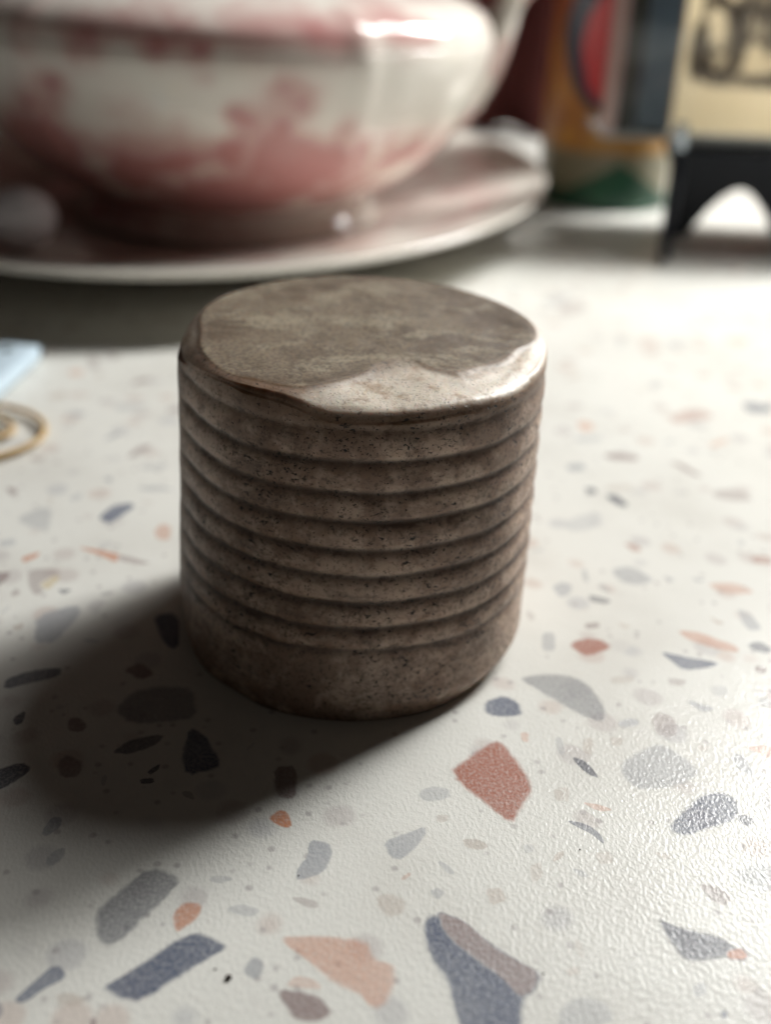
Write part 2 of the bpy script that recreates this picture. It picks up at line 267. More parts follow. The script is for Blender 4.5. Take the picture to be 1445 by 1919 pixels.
CHIPS = [["D",0.75,[[-1.727,-3.755],[-1.85,-3.952],[-1.782,-4.202],[-1.673,-4.279],[-1.538,-4.161],[-1.328,-3.814],[-1.223,-3.593],[-1.499,-3.471]]],["O",0.9,[[-1.272,-3.951],[-1.209,-4.135],[-1.15,-4.083],[-1.056,-3.979],[-1.048,-3.84],[-1.202,-3.827]]],["B",1,[[-1.262,-4.219],[-1.536,-4.51],[-1.656,-4.604],[-1.538,-4.689],[-1.355,-4.728],[-0.998,-4.402],[-0.796,-4.229],[-0.911,-4.159],[-1.055,-4.089]]],["B",0.85,[[-2.125,-4.557],[-2.228,-4.73],[-2.138,-4.742],[-2.021,-4.614],[-1.892,-4.52],[-1.998,-4.399]]],["G",0.85,[[-0.677,-4.362],[-0.693,-4.456],[-0.609,-4.515],[-0.548,-4.482],[-0.533,-4.357],[-0.616,-4.304]]],["T",0.6,[[-1.926,-4.743],[-1.795,-4.769],[-1.712,-4.694],[-1.838,-4.638],[-1.947,-4.656]]],["G",0.5,[[-0.787,-3.953],[-0.649,-3.966],[-0.615,-3.879],[-0.758,-3.831],[-0.89,-3.887]]],["M",1,[[-1.659,-4.934],[-1.613,-4.919],[-1.632,-4.836],[-1.67,-4.83]]],["B",0.5,[[-2.304,-4.895],[-2.251,-4.823],[-2.288,-4.738],[-2.374,-4.741]]],["O",0.9,[[-3.678,0.855],[-3.549,0.981],[-3.544,1.122],[-3.73,0.97]]],["O",0.8,[[-2.824,1.047],[-2.673,0.918],[-2.582,1.083],[-2.853,1.187],[-3.2,1.246]]],["M",0.7,[[-2.641,0.96],[-2.383,0.897],[-2.248,0.945],[-2.672,1.117]]],["M",0.6,[[-3.518,0.412],[-3.356,0.17],[-3.276,0.39],[-3.174,0.618],[-3.274,0.783],[-3.607,0.743]]],["Y",0.6,[[-3.258,0.318],[-3.184,0.58],[-3.262,0.651],[-3.401,0.419]]],["G",0.9,[[-3.176,-0.65],[-2.943,-0.637],[-2.796,-0.075],[-2.896,0.109],[-3.294,-0.137]]],["D",0.9,[[-3.254,-1.389],[-2.996,-1.264],[-2.766,-1.138],[-2.784,-0.993],[-3.1,-1.068],[-3.285,-1.222]]],["D",1,[[-2.993,-1.894],[-2.929,-1.827],[-2.962,-1.646],[-3.058,-1.781]]],["D",0.8,[[-3.082,0.239],[-2.996,0.37],[-3.189,0.359]]],["D",1,[[-2.944,-2.729],[-2.89,-2.705],[-2.793,-2.613],[-2.688,-2.426],[-2.806,-2.338],[-3.022,-2.463]]],["M",0.8,[[-2.422,-2.553],[-2.273,-2.524],[-2.268,-2.339],[-2.437,-2.227],[-2.534,-2.35]]],["D",0.7,[[-1.983,-1.836],[-1.657,-1.795],[-1.369,-1.704],[-1.467,-1.246],[-1.818,-1.235],[-2.079,-1.332],[-2.19,-1.636]]],["D",0.9,[[-1.908,-2.229],[-1.677,-2.073],[-1.637,-1.922],[-1.949,-2.011],[-2.088,-2.212]]],["B",1,[[-1.477,-2.21],[-1.387,-2.488],[-1.101,-2.384],[-1.102,-2.242],[-1.292,-1.907],[-1.454,-1.812]]],["D",1,[[-1.687,-2.477],[-1.621,-2.405],[-1.621,-2.312],[-1.727,-2.433]]],["D",1,[[-1.745,-2.593],[-1.625,-2.566],[-1.652,-2.499],[-1.773,-2.526]]],["M",0.9,[[-2.523,-1.936],[-2.387,-1.955],[-2.344,-1.852],[-2.455,-1.728],[-2.565,-1.759]]],["B",1,[[-1.949,-0.458],[-1.781,-0.7],[-1.709,-0.572],[-1.836,0.013],[-2.091,-0.069]]],["M",1,[[-2.002,-1.187],[-1.865,-1.065],[-2.06,-0.867],[-2.227,-1.024]]],["M",0.6,[[-3.608,0.173],[-3.527,0.231],[-3.575,0.336],[-3.652,0.259]]],["T",0.7,[[-3.421,-0.425],[-3.334,-0.404],[-3.351,-0.274],[-3.462,-0.346]]],["G",0.6,[[-4.008,1.152],[-3.847,1.245],[-3.913,1.407],[-4.096,1.311]]],["M",0.9,[[-3.825,0.321],[-3.742,0.509],[-3.75,0.677],[-3.941,0.646]]],["M",1,[[-0.604,-2.682],[-0.461,-2.742],[-0.406,-2.63],[-0.443,-2.287],[-0.649,-2.319]]],["O",1,[[-0.594,-3.002],[-0.469,-3.06],[-0.42,-3.017],[-0.484,-2.851],[-0.562,-2.832],[-0.644,-2.942]]],["G",0.95,[[-0.303,-3.353],[-0.381,-3.509],[-0.359,-3.62],[-0.15,-3.52],[-0.085,-3.326],[-0.12,-3.189],[-0.284,-3.155]]],["G",0.55,[[0.639,-2.721],[0.876,-2.668],[0.899,-2.533],[0.727,-2.495],[0.597,-2.59]]],["G",0.8,[[0.354,-3.35],[0.471,-3.365],[0.672,-3.079],[0.661,-2.977],[0.477,-3.066],[0.296,-3.174]]],["T",0.55,[[0.252,-3.851],[0.349,-3.952],[0.474,-3.897],[0.491,-3.755],[0.351,-3.687],[0.238,-3.727]]],["G",0.55,[[0.73,-3.765],[0.791,-3.673],[0.723,-3.62],[0.649,-3.678]]],["T",0.7,[[0.965,-3.21],[1.096,-3.245],[1.176,-3.183],[1.077,-3.105],[0.941,-3.11]]],["T",0.5,[[0.754,-2.942],[0.846,-2.928],[0.866,-2.842],[0.743,-2.847]]],["T",0.6,[[1.121,-3.806],[1.267,-3.748],[1.225,-3.604],[1.079,-3.627]]],["R",1,[[1.062,-2.112],[0.859,-2.336],[1.179,-2.746],[1.387,-2.958],[1.454,-2.805],[1.644,-2.484],[1.42,-1.937],[1.329,-1.86]]],["O",0.62,[[-0.276,-4.318],[-0.044,-4.545],[0.138,-4.615],[0.241,-4.744],[0.342,-4.683],[0.409,-4.502],[0.398,-4.347],[0.253,-4.303],[0.185,-4.118],[-0.153,-4.103],[-0.489,-4.13]]],["M",1,[[-0.421,-4.659],[-0.309,-4.83],[-0.146,-4.847],[-0.024,-4.766],[-0.144,-4.607],[-0.325,-4.582],[-0.44,-4.578]]],["O",0.35,[[-0.248,-4.573],[-0.107,-4.576],[-0.175,-4.487],[-0.32,-4.461],[-0.391,-4.554]]],["B",0.95,[[0.619,-4.265],[0.759,-4.532],[0.786,-4.703],[0.841,-4.988],[1.235,-4.978],[1.325,-4.516],[1.21,-4.349],[0.977,-4.136],[0.754,-3.893],[0.634,-3.887],[0.59,-4.002]]],["M+",0.85,[[0.746,-4.047],[0.929,-4.256],[1.144,-4.432],[1.258,-4.605],[1.37,-4.55],[1.424,-4.388],[1.327,-4.327],[1.092,-4.157],[0.911,-3.943],[0.707,-3.854]]],["B",0.7,[[1.866,-2.911],[2.031,-3.03],[2.116,-3.149],[2.108,-3.027],[2.005,-2.906],[1.841,-2.869]]],["G",0.65,[[2.396,-2.356],[2.528,-2.516],[2.918,-2.435],[3.15,-2.257],[3.057,-2.052],[2.862,-1.843],[2.617,-1.963],[2.412,-2.149]]],["B",0.8,[[2.682,-2.985],[2.794,-3.033],[2.998,-2.953],[3.171,-2.883],[3.337,-2.792],[3.374,-2.548],[3.253,-2.462],[3.046,-2.516],[2.836,-2.724],[2.686,-2.901]]],["D",0.9,[[3.287,-2.858],[3.368,-2.901],[3.451,-2.83],[3.401,-2.735],[3.283,-2.761]]],["G",0.6,[[3.177,-3.558],[3.324,-3.627],[3.44,-3.512],[3.436,-3.262],[3.25,-3.308],[3.072,-3.41]]],["M",0.7,[[2.835,-3.697],[2.931,-3.766],[3.034,-3.655],[2.923,-3.529],[2.766,-3.515]]],["D",1,[[2.406,-4.076],[2.474,-4.255],[2.574,-4.284],[2.819,-4.229],[2.943,-4.176],[2.86,-4.029],[2.493,-3.938],[2.371,-3.855]]],["O+",0.8,[[2.817,-4.237],[2.935,-4.25],[2.991,-4.2],[2.957,-4.127],[2.823,-4.164]]],["G",0.5,[[2.488,-4.582],[2.601,-4.548],[2.606,-4.426],[2.505,-4.459]]],["G",0.5,[[1.484,-4.869],[1.749,-4.863],[1.92,-4.759],[1.869,-4.613],[1.697,-4.558],[1.512,-4.667]]],["B",0.8,[[2.641,-4.74],[2.688,-4.731],[2.7,-4.665],[2.646,-4.674]]],["T",0.6,[[1.626,-4.422],[1.724,-4.388],[1.707,-4.325],[1.609,-4.359]]],["T",0.4,[[2.033,-3.369],[2.174,-3.325],[2.139,-3.188],[1.997,-3.233]]],["G",0.5,[[1.852,-3.49],[1.94,-3.487],[1.893,-3.412],[1.793,-3.396]]],["T",0.45,[[1.463,-3.577],[1.574,-3.499],[1.567,-3.327],[1.456,-3.389]]],["T",0.45,[[2.542,-3.273],[2.658,-3.289],[2.631,-3.211],[2.484,-3.196]]],["T",0.5,[[1.778,-2.655],[1.858,-2.652],[1.877,-2.517],[1.768,-2.499]]],["B",0.95,[[1.251,-1.491],[1.344,-1.573],[1.568,-1.563],[1.644,-1.49],[1.618,-1.315],[1.469,-1.213],[1.275,-1.331]]],["D",0.62,[[1.88,-1.23],[2.159,-1.501],[2.384,-1.629],[2.45,-1.383],[2.368,-1.059],[2.21,-0.877],[1.929,-0.852],[1.612,-0.945]]],["M",0.55,[[2.815,-1.541],[2.827,-1.744],[2.968,-1.804],[3.089,-1.665],[3.07,-1.46],[2.902,-1.397]]],["D",0.9,[[2.045,-2.226],[2.134,-2.33],[2.213,-2.356],[2.124,-2.13],[1.994,-2.073]]],["R",0.95,[[2.271,-0.477],[2.398,-0.592],[2.701,-0.393],[2.603,-0.251],[2.41,-0.219],[2.215,-0.356]]],["G",0.6,[[1.937,-0.515],[2.087,-0.487],[2.121,-0.149],[1.97,-0.158]]],["O",0.6,[[3.486,-0.204],[3.721,-0.36],[3.999,-0.428],[4.009,-0.303],[3.671,-0.065],[3.412,-0.036]]],["B",0.85,[[3.223,-0.59],[3.327,-0.763],[3.635,-0.688],[3.754,-0.603],[3.39,-0.5],[3.148,-0.431]]],["D",0.9,[[4.136,-0.379],[4.293,-0.433],[4.364,-0.326],[4.269,-0.183],[4.098,-0.256]]],["M",0.5,[[3.109,-0.985],[3.267,-1.015],[3.343,-0.897],[3.136,-0.869]]],["G",0.35,[[3.551,-1.187],[3.713,-1.105],[3.683,-0.957],[3.505,-1.003]]],["G",0.7,[[3.266,-1.309],[3.378,-1.41],[3.512,-1.333],[3.246,-1.201]]],["G",0.6,[[3.942,-1.277],[4.048,-1.308],[4.1,-1.142],[3.957,-1.149]]],["M",0.8,[[4.055,-0.738],[4.145,-0.761],[4.212,-0.659],[4.076,-0.626]]],["G",0.8,[[3.449,-2.137],[3.543,-2.257],[3.62,-2.284],[3.582,-1.973],[3.472,-1.978]]],["O",0.5,[[3.749,-1.998],[3.839,-2.058],[3.887,-1.83],[3.61,-1.875]]],["O",0.4,[[1.575,-1.898],[1.639,-1.912],[1.656,-1.763],[1.568,-1.767]]],["T",0.5,[[2.118,-2.036],[2.199,-2.064],[2.243,-1.803],[2.127,-1.841]]],["G",0.4,[[1.88,-2.046],[1.951,-2.074],[1.956,-1.816],[1.879,-1.819]]],["T",0.5,[[2.396,-1.927],[2.484,-1.924],[2.531,-1.79],[2.376,-1.797]]],["T",0.4,[[2.564,-1.012],[2.808,-0.962],[2.808,-0.847],[2.537,-0.899]]],["T",0.5,[[3.172,-1.959],[3.256,-1.971],[3.299,-1.888],[3.175,-1.861]]],["T",0.4,[[1.795,-2.651],[1.893,-2.676],[1.924,-2.472],[1.799,-2.477]]],["B",0.75,[[5.896,5.758],[6.274,5.828],[6.356,6.092],[6.048,6.175],[5.82,6.117]]],["R",0.5,[[4.598,5.259],[5.007,5.398],[5.342,5.567],[5.237,5.844],[4.912,5.851],[4.595,5.501]]],["O",0.5,[[3.186,4.869],[3.426,4.956],[3.391,5.256],[3.159,5.236]]],["G",0.45,[[3.074,4.504],[3.476,4.601],[3.454,4.793],[3.019,4.692]]],["M",0.9,[[3.447,3.981],[3.849,3.983],[3.88,4.136],[3.635,4.269],[3.343,4.153]]],["G",0.8,[[2.8,3.58],[3.073,3.658],[3.08,3.863],[2.807,3.812]]],["M",0.8,[[4.332,3.873],[4.504,3.597],[4.65,3.551],[4.456,3.942],[4.265,4.046]]],["D",0.9,[[2.98,2.934],[3.117,2.997],[3.094,3.157],[2.939,3.145]]],["D",1,[[3.232,2.795],[3.374,2.625],[3.464,2.708],[3.342,2.987],[3.184,2.949]]],["M",0.6,[[4.611,3.0],[4.832,2.884],[5.15,2.933],[5.099,3.197],[4.894,3.291],[4.601,3.16]]],["G",0.4,[[2.584,1.959],[2.879,2.026],[3.066,2.279],[3.061,2.527],[2.748,2.405],[2.516,2.145]]],["R",0.6,[[3.259,1.548],[3.4,1.557],[3.366,1.734],[3.186,1.768]]],["R",0.6,[[4.666,1.374],[4.886,1.345],[4.941,1.523],[4.82,1.581],[4.634,1.503]]],["G",0.6,[[2.99,0.853],[3.196,0.785],[3.423,0.919],[3.309,1.119],[3.157,1.258],[2.909,1.137]]],["G",0.7,[[2.258,0.493],[2.399,0.579],[2.451,0.78],[2.331,0.853],[2.182,0.724]]],["D",0.7,[[2.591,0.436],[2.778,0.409],[2.835,0.488],[2.719,0.559],[2.573,0.589]]],["G",0.5,[[2.575,0.868],[2.646,0.832],[2.66,1.121],[2.592,1.117]]],["O",0.5,[[4.044,0.755],[4.262,0.669],[4.524,0.744],[4.342,0.955],[3.975,0.912]]],["G",0.5,[[3.57,0.888],[3.657,0.975],[3.495,1.047]]],["G",0.6,[[3.885,0.907],[4.013,0.976],[3.825,1.026]]],["G",0.7,[[4.158,0.151],[4.212,-0.026],[4.371,0.018],[4.331,0.309],[4.19,0.414]]],["T",0.9,[[3.888,0.082],[3.999,0.106],[3.825,0.243]]],["M",0.7,[[2.463,-0.086],[2.615,-0.042],[2.613,0.065],[2.439,0.02]]],["T",0.5,[[2.858,-0.065],[2.973,-0.005],[2.802,0.076]]],["R",0.25,[[4.755,8.427],[4.795,7.975],[5.051,8.091],[5.206,8.951],[4.84,9.009]]],["G",0.35,[[4.345,8.383],[4.463,8.303],[4.644,8.89],[4.453,8.967]]],["T",0.5,[[3.308,6.809],[3.541,6.912],[3.524,7.198],[3.269,6.967]]],["G",0.4,[[4.633,6.618],[4.859,6.798],[4.786,7.034],[4.558,6.849]]],["O",0.3,[[6.376,8.693],[6.692,8.727],[6.894,9.185],[6.377,9.079]]],["G",0.4,[[5.339,8.63],[5.676,8.618],[5.794,8.822],[5.325,8.867]]],["O",0.35,[[4.997,4.473],[5.323,4.755],[5.273,4.881],[4.945,4.595]]],["G",0.4,[[4.594,1.769],[4.666,1.774],[4.73,1.916],[4.609,1.908]]],["T",0.4,[[3.28,3.062],[3.626,3.142],[3.607,3.304],[3.232,3.221]]],["M",0.8,[[-3.273,6.036],[-3.151,6.258],[-3.379,6.289],[-3.499,5.962]]],["O",0.4,[[-4.386,6.19],[-4.213,6.314],[-4.313,6.575],[-4.547,6.443]]],["M",0.6,[[-4.201,6.532],[-4.093,6.598],[-4.168,7.041],[-4.364,7.078]]],["T",0.6,[[-4.526,5.316],[-4.32,5.335],[-4.294,5.633],[-4.421,5.671],[-4.6,5.455]]],["M",0.7,[[-2.727,5.005],[-2.491,5.072],[-2.659,5.294],[-2.825,5.136]]],["G",0.8,[[-3.322,4.111],[-3.248,4.374],[-3.374,4.277],[-3.481,4.014]]],["M",0.8,[[-2.968,3.567],[-2.824,3.739],[-2.779,3.989],[-2.975,3.89],[-3.063,3.52]]],["M",0.9,[[-4.256,2.397],[-4.154,2.439],[-4.249,2.607],[-4.378,2.598]]],["B",0.95,[[-2.925,1.764],[-2.817,1.932],[-2.685,2.238],[-2.752,2.335],[-2.977,2.251],[-3.097,1.912]]],["G",0.5,[[-3.468,2.283],[-3.364,2.393],[-3.403,2.564],[-3.563,2.413]]],["G",0.8,[[-3.106,2.8],[-3.11,2.982],[-3.252,2.935]]],["G",0.5,[[-3.749,1.583],[-3.552,1.596],[-3.648,2.103],[-3.821,2.157],[-4.059,1.813]]],["G",0.55,[[-2.625,2.622],[-2.238,2.686],[-2.491,2.81],[-2.807,2.715]]],["G",0.4,[[-2.795,3.194],[-2.553,3.175],[-2.42,3.415],[-2.628,3.418],[-2.849,3.304]]],["O",0.5,[[-2.311,1.464],[-2.139,1.445],[-2.157,1.753],[-2.302,1.871],[-2.378,1.676]]],["M",0.6,[[-4.223,3.311],[-4.053,3.383],[-4.121,3.514],[-4.314,3.46]]],["G",0.45,[[-3.48,4.984],[-3.239,5.005],[-2.999,5.263],[-3.3,5.332],[-3.621,5.207]]],["M",0.5,[[3.699,9.922],[4.259,10.344],[4.156,10.951],[3.571,10.414]]],["G",0.5,[[3.469,10.402],[3.999,10.932],[3.901,11.306],[3.325,10.85]]]]
PAL = {'B': (.105, .125, .185), 'D': (.135, .14, .165), 'G': (.36, .37, .39), 'M': (.30, .235, .225), 'R': (.38, .165, .12),
       'O': (.56, .235, .125), 'T': (.50, .43, .37), 'Y': (.52, .40, .18)}
rnd = random.Random(5)
def chaikin(P, k=1):
    for _ in range(k):
        Q = []
        for i in range(len(P)):
            a, b = Vector(P[i]), Vector(P[(i + 1) % len(P)])
            Q += [a.lerp(b, .2), a.lerp(b, .8)]
        P = Q
    return P
count = 0
def chip(poly, key, st, under=0.0):
    global count
    P = [Vector(p) for p in poly]
    P = chaikin(P, 1)
    # nibbled outline
    Q = []
    for i in range(len(P)):
        a, b = P[i], P[(i + 1) % len(P)]
        L = (b - a).length; n = (b - a).orthogonal().normalized() if L > 1e-5 else Vector((0, 0))
        Q += [a, a.lerp(b, .5) + n * rnd.uniform(-.04, .04) * L]
    P = Q; n = len(P)
    c = sum(P, Vector((0, 0))) / n
    rad = sum((p - c).length for p in P) / n
    rmin = min((p - c).length for p in P)
    fe = min(.06, rmin * .33)
    z = .0003 + .00003 * (count % 12); count += 1
    V, E = [], []
    for p in P: d = (p - c); V.append((*(c + d * (1 + fe * .35 / max(d.length, .02))), z)); E.append(0.0)
    for p in P: d = (p - c); V.append((*(c + d * (1 - fe * 1.3 / max(d.length, .02))), z)); E.append(1.0)
    V.append((*c, z)); E.append(1.0)
    F = [(i, (i + 1) % n, n + (i + 1) % n, n + i) for i in range(n)] + [(n + i, n + (i + 1) % n, 2 * n) for i in range(n)]
    o = mesh_obj('chip', V, F, M_CHIP, parent=top, smooth=False, attrs={'edge': E, 'under': [under] * len(E)})
    col = PAL[key]; j = rnd.uniform(.92, 1.08)
    o.color = (col[0] * j, col[1] * j, col[2] * j, st)
    return o
boxes = []
for key, st, poly in CHIPS:
    chip(poly, key.strip('+'), st, 0.6 if '+' in key else 0.0)
    xs = [p[0] for p in poly]; ys = [p[1] for p in poly]
    boxes.append((min(xs), max(xs), min(ys), max(ys)))
# the pattern goes on beyond what the traced outlines cover
made = 0; tries = 0
while made < 62 and tries < 9000:
    tries += 1
    y = rnd.uniform(-5.2, 8.0); x = rnd.uniform(-.38, .38) * (y + 9.8)
    s = rnd.uniform(.05, .11)
    if any(x > b[0] - s - .04 and x < b[1] + s + .04 and y > b[2] - s - .04 and y < b[3] + s + .04 for b in boxes): continue
    if x * x + y * y < 3.4: continue
    k = rnd.randint(4, 6); a0 = rnd.uniform(0, 6.28); el = rnd.uniform(.45, 1)
    poly = []
    for i in range(k):
        a = 2 * pi * (i + rnd.uniform(-.25, .25)) / k; r = s * rnd.uniform(.75, 1.2)
        u, v = r * cos(a) * 1.4, r * sin(a) * el
        poly.append((x + u * cos(a0) - v * sin(a0), y + u * sin(a0) + v * cos(a0)))
    chip(poly, rnd.choice('GGGGTTTMMODB'), rnd.uniform(.3, .65))
    boxes.append((x - s, x + s, y - s, y + s)); made += 1
made = 0; tries = 0
while made < 90 and tries < 6000:
    tries += 1
    x, y = rnd.uniform(-14, 15), rnd.uniform(-13, 22)
    inview = (y + 9.8) > 4.0 and abs(x) < .36 * (y + 9.8) + .3 and y < 8.5
    if inview and not (abs(x) < 2.2 and -1 < y < 5.0): continue
    s = rnd.choice([.12, .16, .2, .28, .4])
    if any(x > b[0] - s - .1 and x < b[1] + s + .1 and y > b[2] - s - .1 and y < b[3] + s + .1 for b in boxes): continue
    k = rnd.randint(4, 7); a0 = rnd.uniform(0, 6.28); el = rnd.uniform(.45, 1)
    poly = []
    for i in range(k):
        a = 2 * pi * (i + rnd.uniform(-.25, .25)) / k; r = s * rnd.uniform(.75, 1.2)
        u, v = r * cos(a) * 1.3, r * sin(a) * el
        poly.append((x + u * cos(a0) - v * sin(a0), y + u * sin(a0) + v * cos(a0)))
    chip(poly, rnd.choice('BDGGGMRORTT'), rnd.choice([.45, .6, .85, 1]))
    boxes.append((x - s, x + s, y - s, y + s)); made += 1

# crumbs on the worktop
M_CRUMB = plain('dirt_crumb', (.05, .035, .03), .8)
def crumb(x, y, s, label):
    import bmesh
    bm = bmesh.new(); bmesh.ops.create_icosphere(bm, subdivisions=2, radius=s)
    for v in bm.verts: v.co *= 1 + .35 * noise.noise(v.co * (2.2 / s) + Vector((x, y, 0)))
    V = [(x + v.co.x * 1.2, y + v.co.y, v.co.z * .8 + s * .7) for v in bm.verts]; bm.verts.index_update()
    F = [[v.index for v in f.verts] for f in bm.faces]; bm.free()
    tag(mesh_obj('crumb', V, F, M_CRUMB), label, 'crumb', 'dirt crumbs on the worktop')
crumb(-.78, -4.50, .020, 'dark dirt crumb right of the long slate blue chip at the front')
crumb(-.885, -4.43, .008, 'tiniest dirt speck beside the larger crumb, just above it to the left')

crumb(1.9, -3.2, .006, 'tiny dark dirt speck below the thin sickle shaped slate chip on the right')
crumb(-.35, -3.55, .006, 'tiny dark dirt speck on bare worktop below the plug shadow edge')
crumb(1.45, -4.4, .006, 'tiny dark dirt speck right of the large mauve and blue chips')

# ------------------------------------------------------------------ ribbed plug
H = 3.0093; SHX, SHY = 0.0111, 0.1706
FLAT = [[-172.8, 1.549], [-145.2, 1.657], [-132.4, 1.69], [-125.3, 1.624], [-112.6, 1.607], [-108.3, 1.575], [-99.4, 1.333], [-92.4, 1.166], [-85.8, 0.968], [-70.4, 0.784], [-61.2, 0.856], [-57.8, 1.08], [-52.7, 1.328], [-41.4, 1.319], [-28.2, 1.406], [-13.2, 1.455], [-5.5, 1.617], [5, 1.66], [20, 1.69], [60, 1.7], [100, 1.7], [120, 1.68], [140, 1.67], [160, 1.66], [173, 1.62]]
RIM = [[-180, 2.87], [-170, 2.84], [-155, 2.89], [-140, 2.95], [-115, 2.98], [-108, 2.96], [-100, 2.89], [-93, 2.905], [-73, 2.92], [-62, 2.94], [-50, 2.915], [-40, 2.89], [-27, 2.92], [-5, 2.93], [20, 2.96], [60, 2.97], [150, 2.96], [180, 2.87]]
GZ = [2.743, 2.472, 2.197, 1.937, 1.676, 1.435, 1.186, 0.942, 0.724]
def ptab(T, a):
    a = (a + 180) % 360 - 180
    if a < T[0][0]: x0, y0 = T[-1][0] - 360, T[-1][1]; x1, y1 = T[0]
    elif a >= T[-1][0]: x0, y0 = T[-1]; x1, y1 = T[0][0] + 360, T[0][1]
    else:
        for i in range(len(T) - 1):
            if T[i][0] <= a < T[i + 1][0]: x0, y0 = T[i]; x1, y1 = T[i + 1]; break
    if x1 == x0: return y0
    return y0 + (y1 - y0) * (a - x0) / (x1 - x0)
def stab(T, a, w=1.5): return (ptab(T, a - w) + ptab(T, a) * 2 + ptab(T, a + w)) / 4
def sst(x, a, b):
    t = max(0, min(1, (x - a) / (b - a))); return t * t * (3 - 2 * t)
def bell(a, c, w):
    d = (a - c + 180) % 360 - 180; return math.exp(-(d / w) ** 2)
NA = 540
zs = []; z = 0.0
NT_TOP, NT_CH, NT_SH, NT_SIDE = 46, 26, 12, 250
V, gA, cA, tA, rA = [], [], [], [], []
rows = NT_TOP + NT_CH + NT_SH + NT_SIDE
RB = 1.75
for ia in range(NA):
    adeg = -180 + 360 * ia / NA; a = R(adeg); ca, sa = cos(a), sin(a)
    rf = (stab(FLAT, adeg, 4) * 2 + stab(FLAT, adeg, 1.5)) / 3; zr = stab(RIM, adeg, 4)
    rim_r = RB - .055
    if rf > rim_r - .015: rf = rim_r - .015
    kk = .060 + .035 * (sst(adeg, -118, -95) if adeg < 0 else 1) * (1 - .6 * sst(adeg, 5, 40)); ex = 1.35 + .45 * sst(rim_r - rf, .1, .35)
    a0 = min(1.15, math.atan(ex * (H - zr) / max(rim_r - rf, .02))); rim_r = RB - kk * (1 - sin(a0))
    scoop = sst(rim_r - rf, .05, .3)
    seam = bell(adeg, -166, 7)
    clean = sst(adeg, -116, -100) * (1 - sst(adeg, 2, 18)) if -120 < adeg < 30 else 0
    lface = bell(adeg, -176, 14)
    clean = max(clean, lface * .75)
    rust = bell(adeg, -122, 14)
    for j in range(NT_TOP):
        t = j / NT_TOP; r = rf * t
        p = Vector((r * ca, r * sa, 0))
        zz = H + .016 * noise.noise(p * 1.3) + .006 * noise.noise(p * 5) - .02 * (r / 1.7) ** 2
        zz -= .018 * bell(adeg, 12, 14) * math.exp(-((r - 1.35) / .18) ** 2)
        V.append((r * ca, r * sa, zz)); gA.append(0); cA.append(sst(t, .97, 1.0) * clean * .6); tA.append(1); rA.append(0)
    zf = H + .016 * noise.noise(Vector((rf * ca, rf * sa, 0)) * 1.3) - .02 * (rf / 1.7) ** 2
    for j in range(NT_CH):
        t = j / NT_CH; r = rf + (rim_r - rf) * t
        p = Vector((r * ca, r * sa, 3))
        step = -.020 * scoop * sst(t, 0, .34)
        zz = zf + step + (zr - zf - step) * (t ** ex)
        zz += .016 * noise.noise(p * 2.6) * min(1, t * 6) * scoop
        # drawn ripples on the right of the worn bevel
        rp = bell(adeg, -32, 24); zz += .004 * rp * sin(r * 26 + adeg * .10 + noise.noise(p * 1.5) * 3) * sin(pi * min(1, t * 1.05))
        V.append((r * ca, r * sa, zz)); gA.append(0); cA.append(clean * sst(t, 0, .45 if scoop > .3 else .5)); tA.append((1 - clean * .3) * (1 - sst(t, .05, .5))); rA.append(rust * .8)
    for j in range(NT_SH):
        t = a0 + j / (NT_SH - 1) * (pi / 2 - a0); k = kk
        r = rim_r + k * (sin(t) - sin(a0)); zz = zr - k * (cos(a0) - cos(t))
        V.append((r * ca, r * sa, zz)); gA.append(0); cA.append(clean * (1 - sst(j / NT_SH, .15, .8))); tA.append(0); rA.append(max(rust, .75 * clean * sst(j / NT_SH, .2, .9)))
    ztop = zr - kk * cos(a0)
    wob = .02 * noise.noise(Vector((ca * 1.2, sa * 1.2, 9)))
    for j in range(NT_SIDE):
        t = (j + 1) / NT_SIDE; zz = ztop * (1 - t)
        p = Vector((ca * RB, sa * RB, zz))
        zg = zz + wob + .018 * noise.noise(p * 1.1)
        r = RB; g = 0
        for i, gz in enumerate(GZ):
            d = zg - gz
            fade = 1.0
            if i == 0: fade = .55 + .45 * noise.noise(p * 1.3)
            if i == 8: fade = .8
            if abs(d) < .14:
                # undercut above the groove line, long slope below: soft saw-tooth
                if d >= 0: q = math.exp(-(d / .034) ** 2)
                else: q = math.exp(-(d / .062) ** 2)
                r -= (.018 + .008 * noise.noise(p * 2.3)) * q * fade * (1 - seam); g = max(g, math.exp(-(d / (.03 if d > 0 else .055)) ** 2) * fade)
        # ribs bulge between grooves
        if GZ[-1] < zg < GZ[0]:
            for i in range(8):
                if GZ[i + 1] <= zg <= GZ[i]:
                    u = (zg - GZ[i + 1]) / (GZ[i] - GZ[i + 1]); r += .010 * sin(pi * u) * (1 - seam)
        r += .035 * seam * sst(zz, .3, .6)
        r += .018 * noise.noise(p * .9) + .006 * noise.noise(p * 4)
        b = sst(zz, 0, .27); r -= (.045 + .075 * bell(adeg, -25, 38) + .03 * noise.noise(p * 1.7)) * (1 - b) ** 1.6           # rounded foot
        if zz < .02: r -= .01
        V.append((r * ca, r * sa, zz)); gA.append(g * (1 - seam * .7)); cA.append(0); tA.append(0)
        rA.append(.7 * seam + .75 * max(clean, .4) * sst(zz, ztop - .16, ztop) + .6 * rust * sst(zz, ztop - .25, ztop))
F = []
for ia in range(NA):
    ib = (ia + 1) % NA
    for j in range(rows - 1):
        F.append((ia * rows + j, ia * rows + j + 1, ib * rows + j + 1, ib * rows + j))
F.append([ia * rows + rows - 1 for ia in range(NA)][::-1])
V = [(x + SHX * z, y + SHY * z, z + .004) for x, y, z in V]
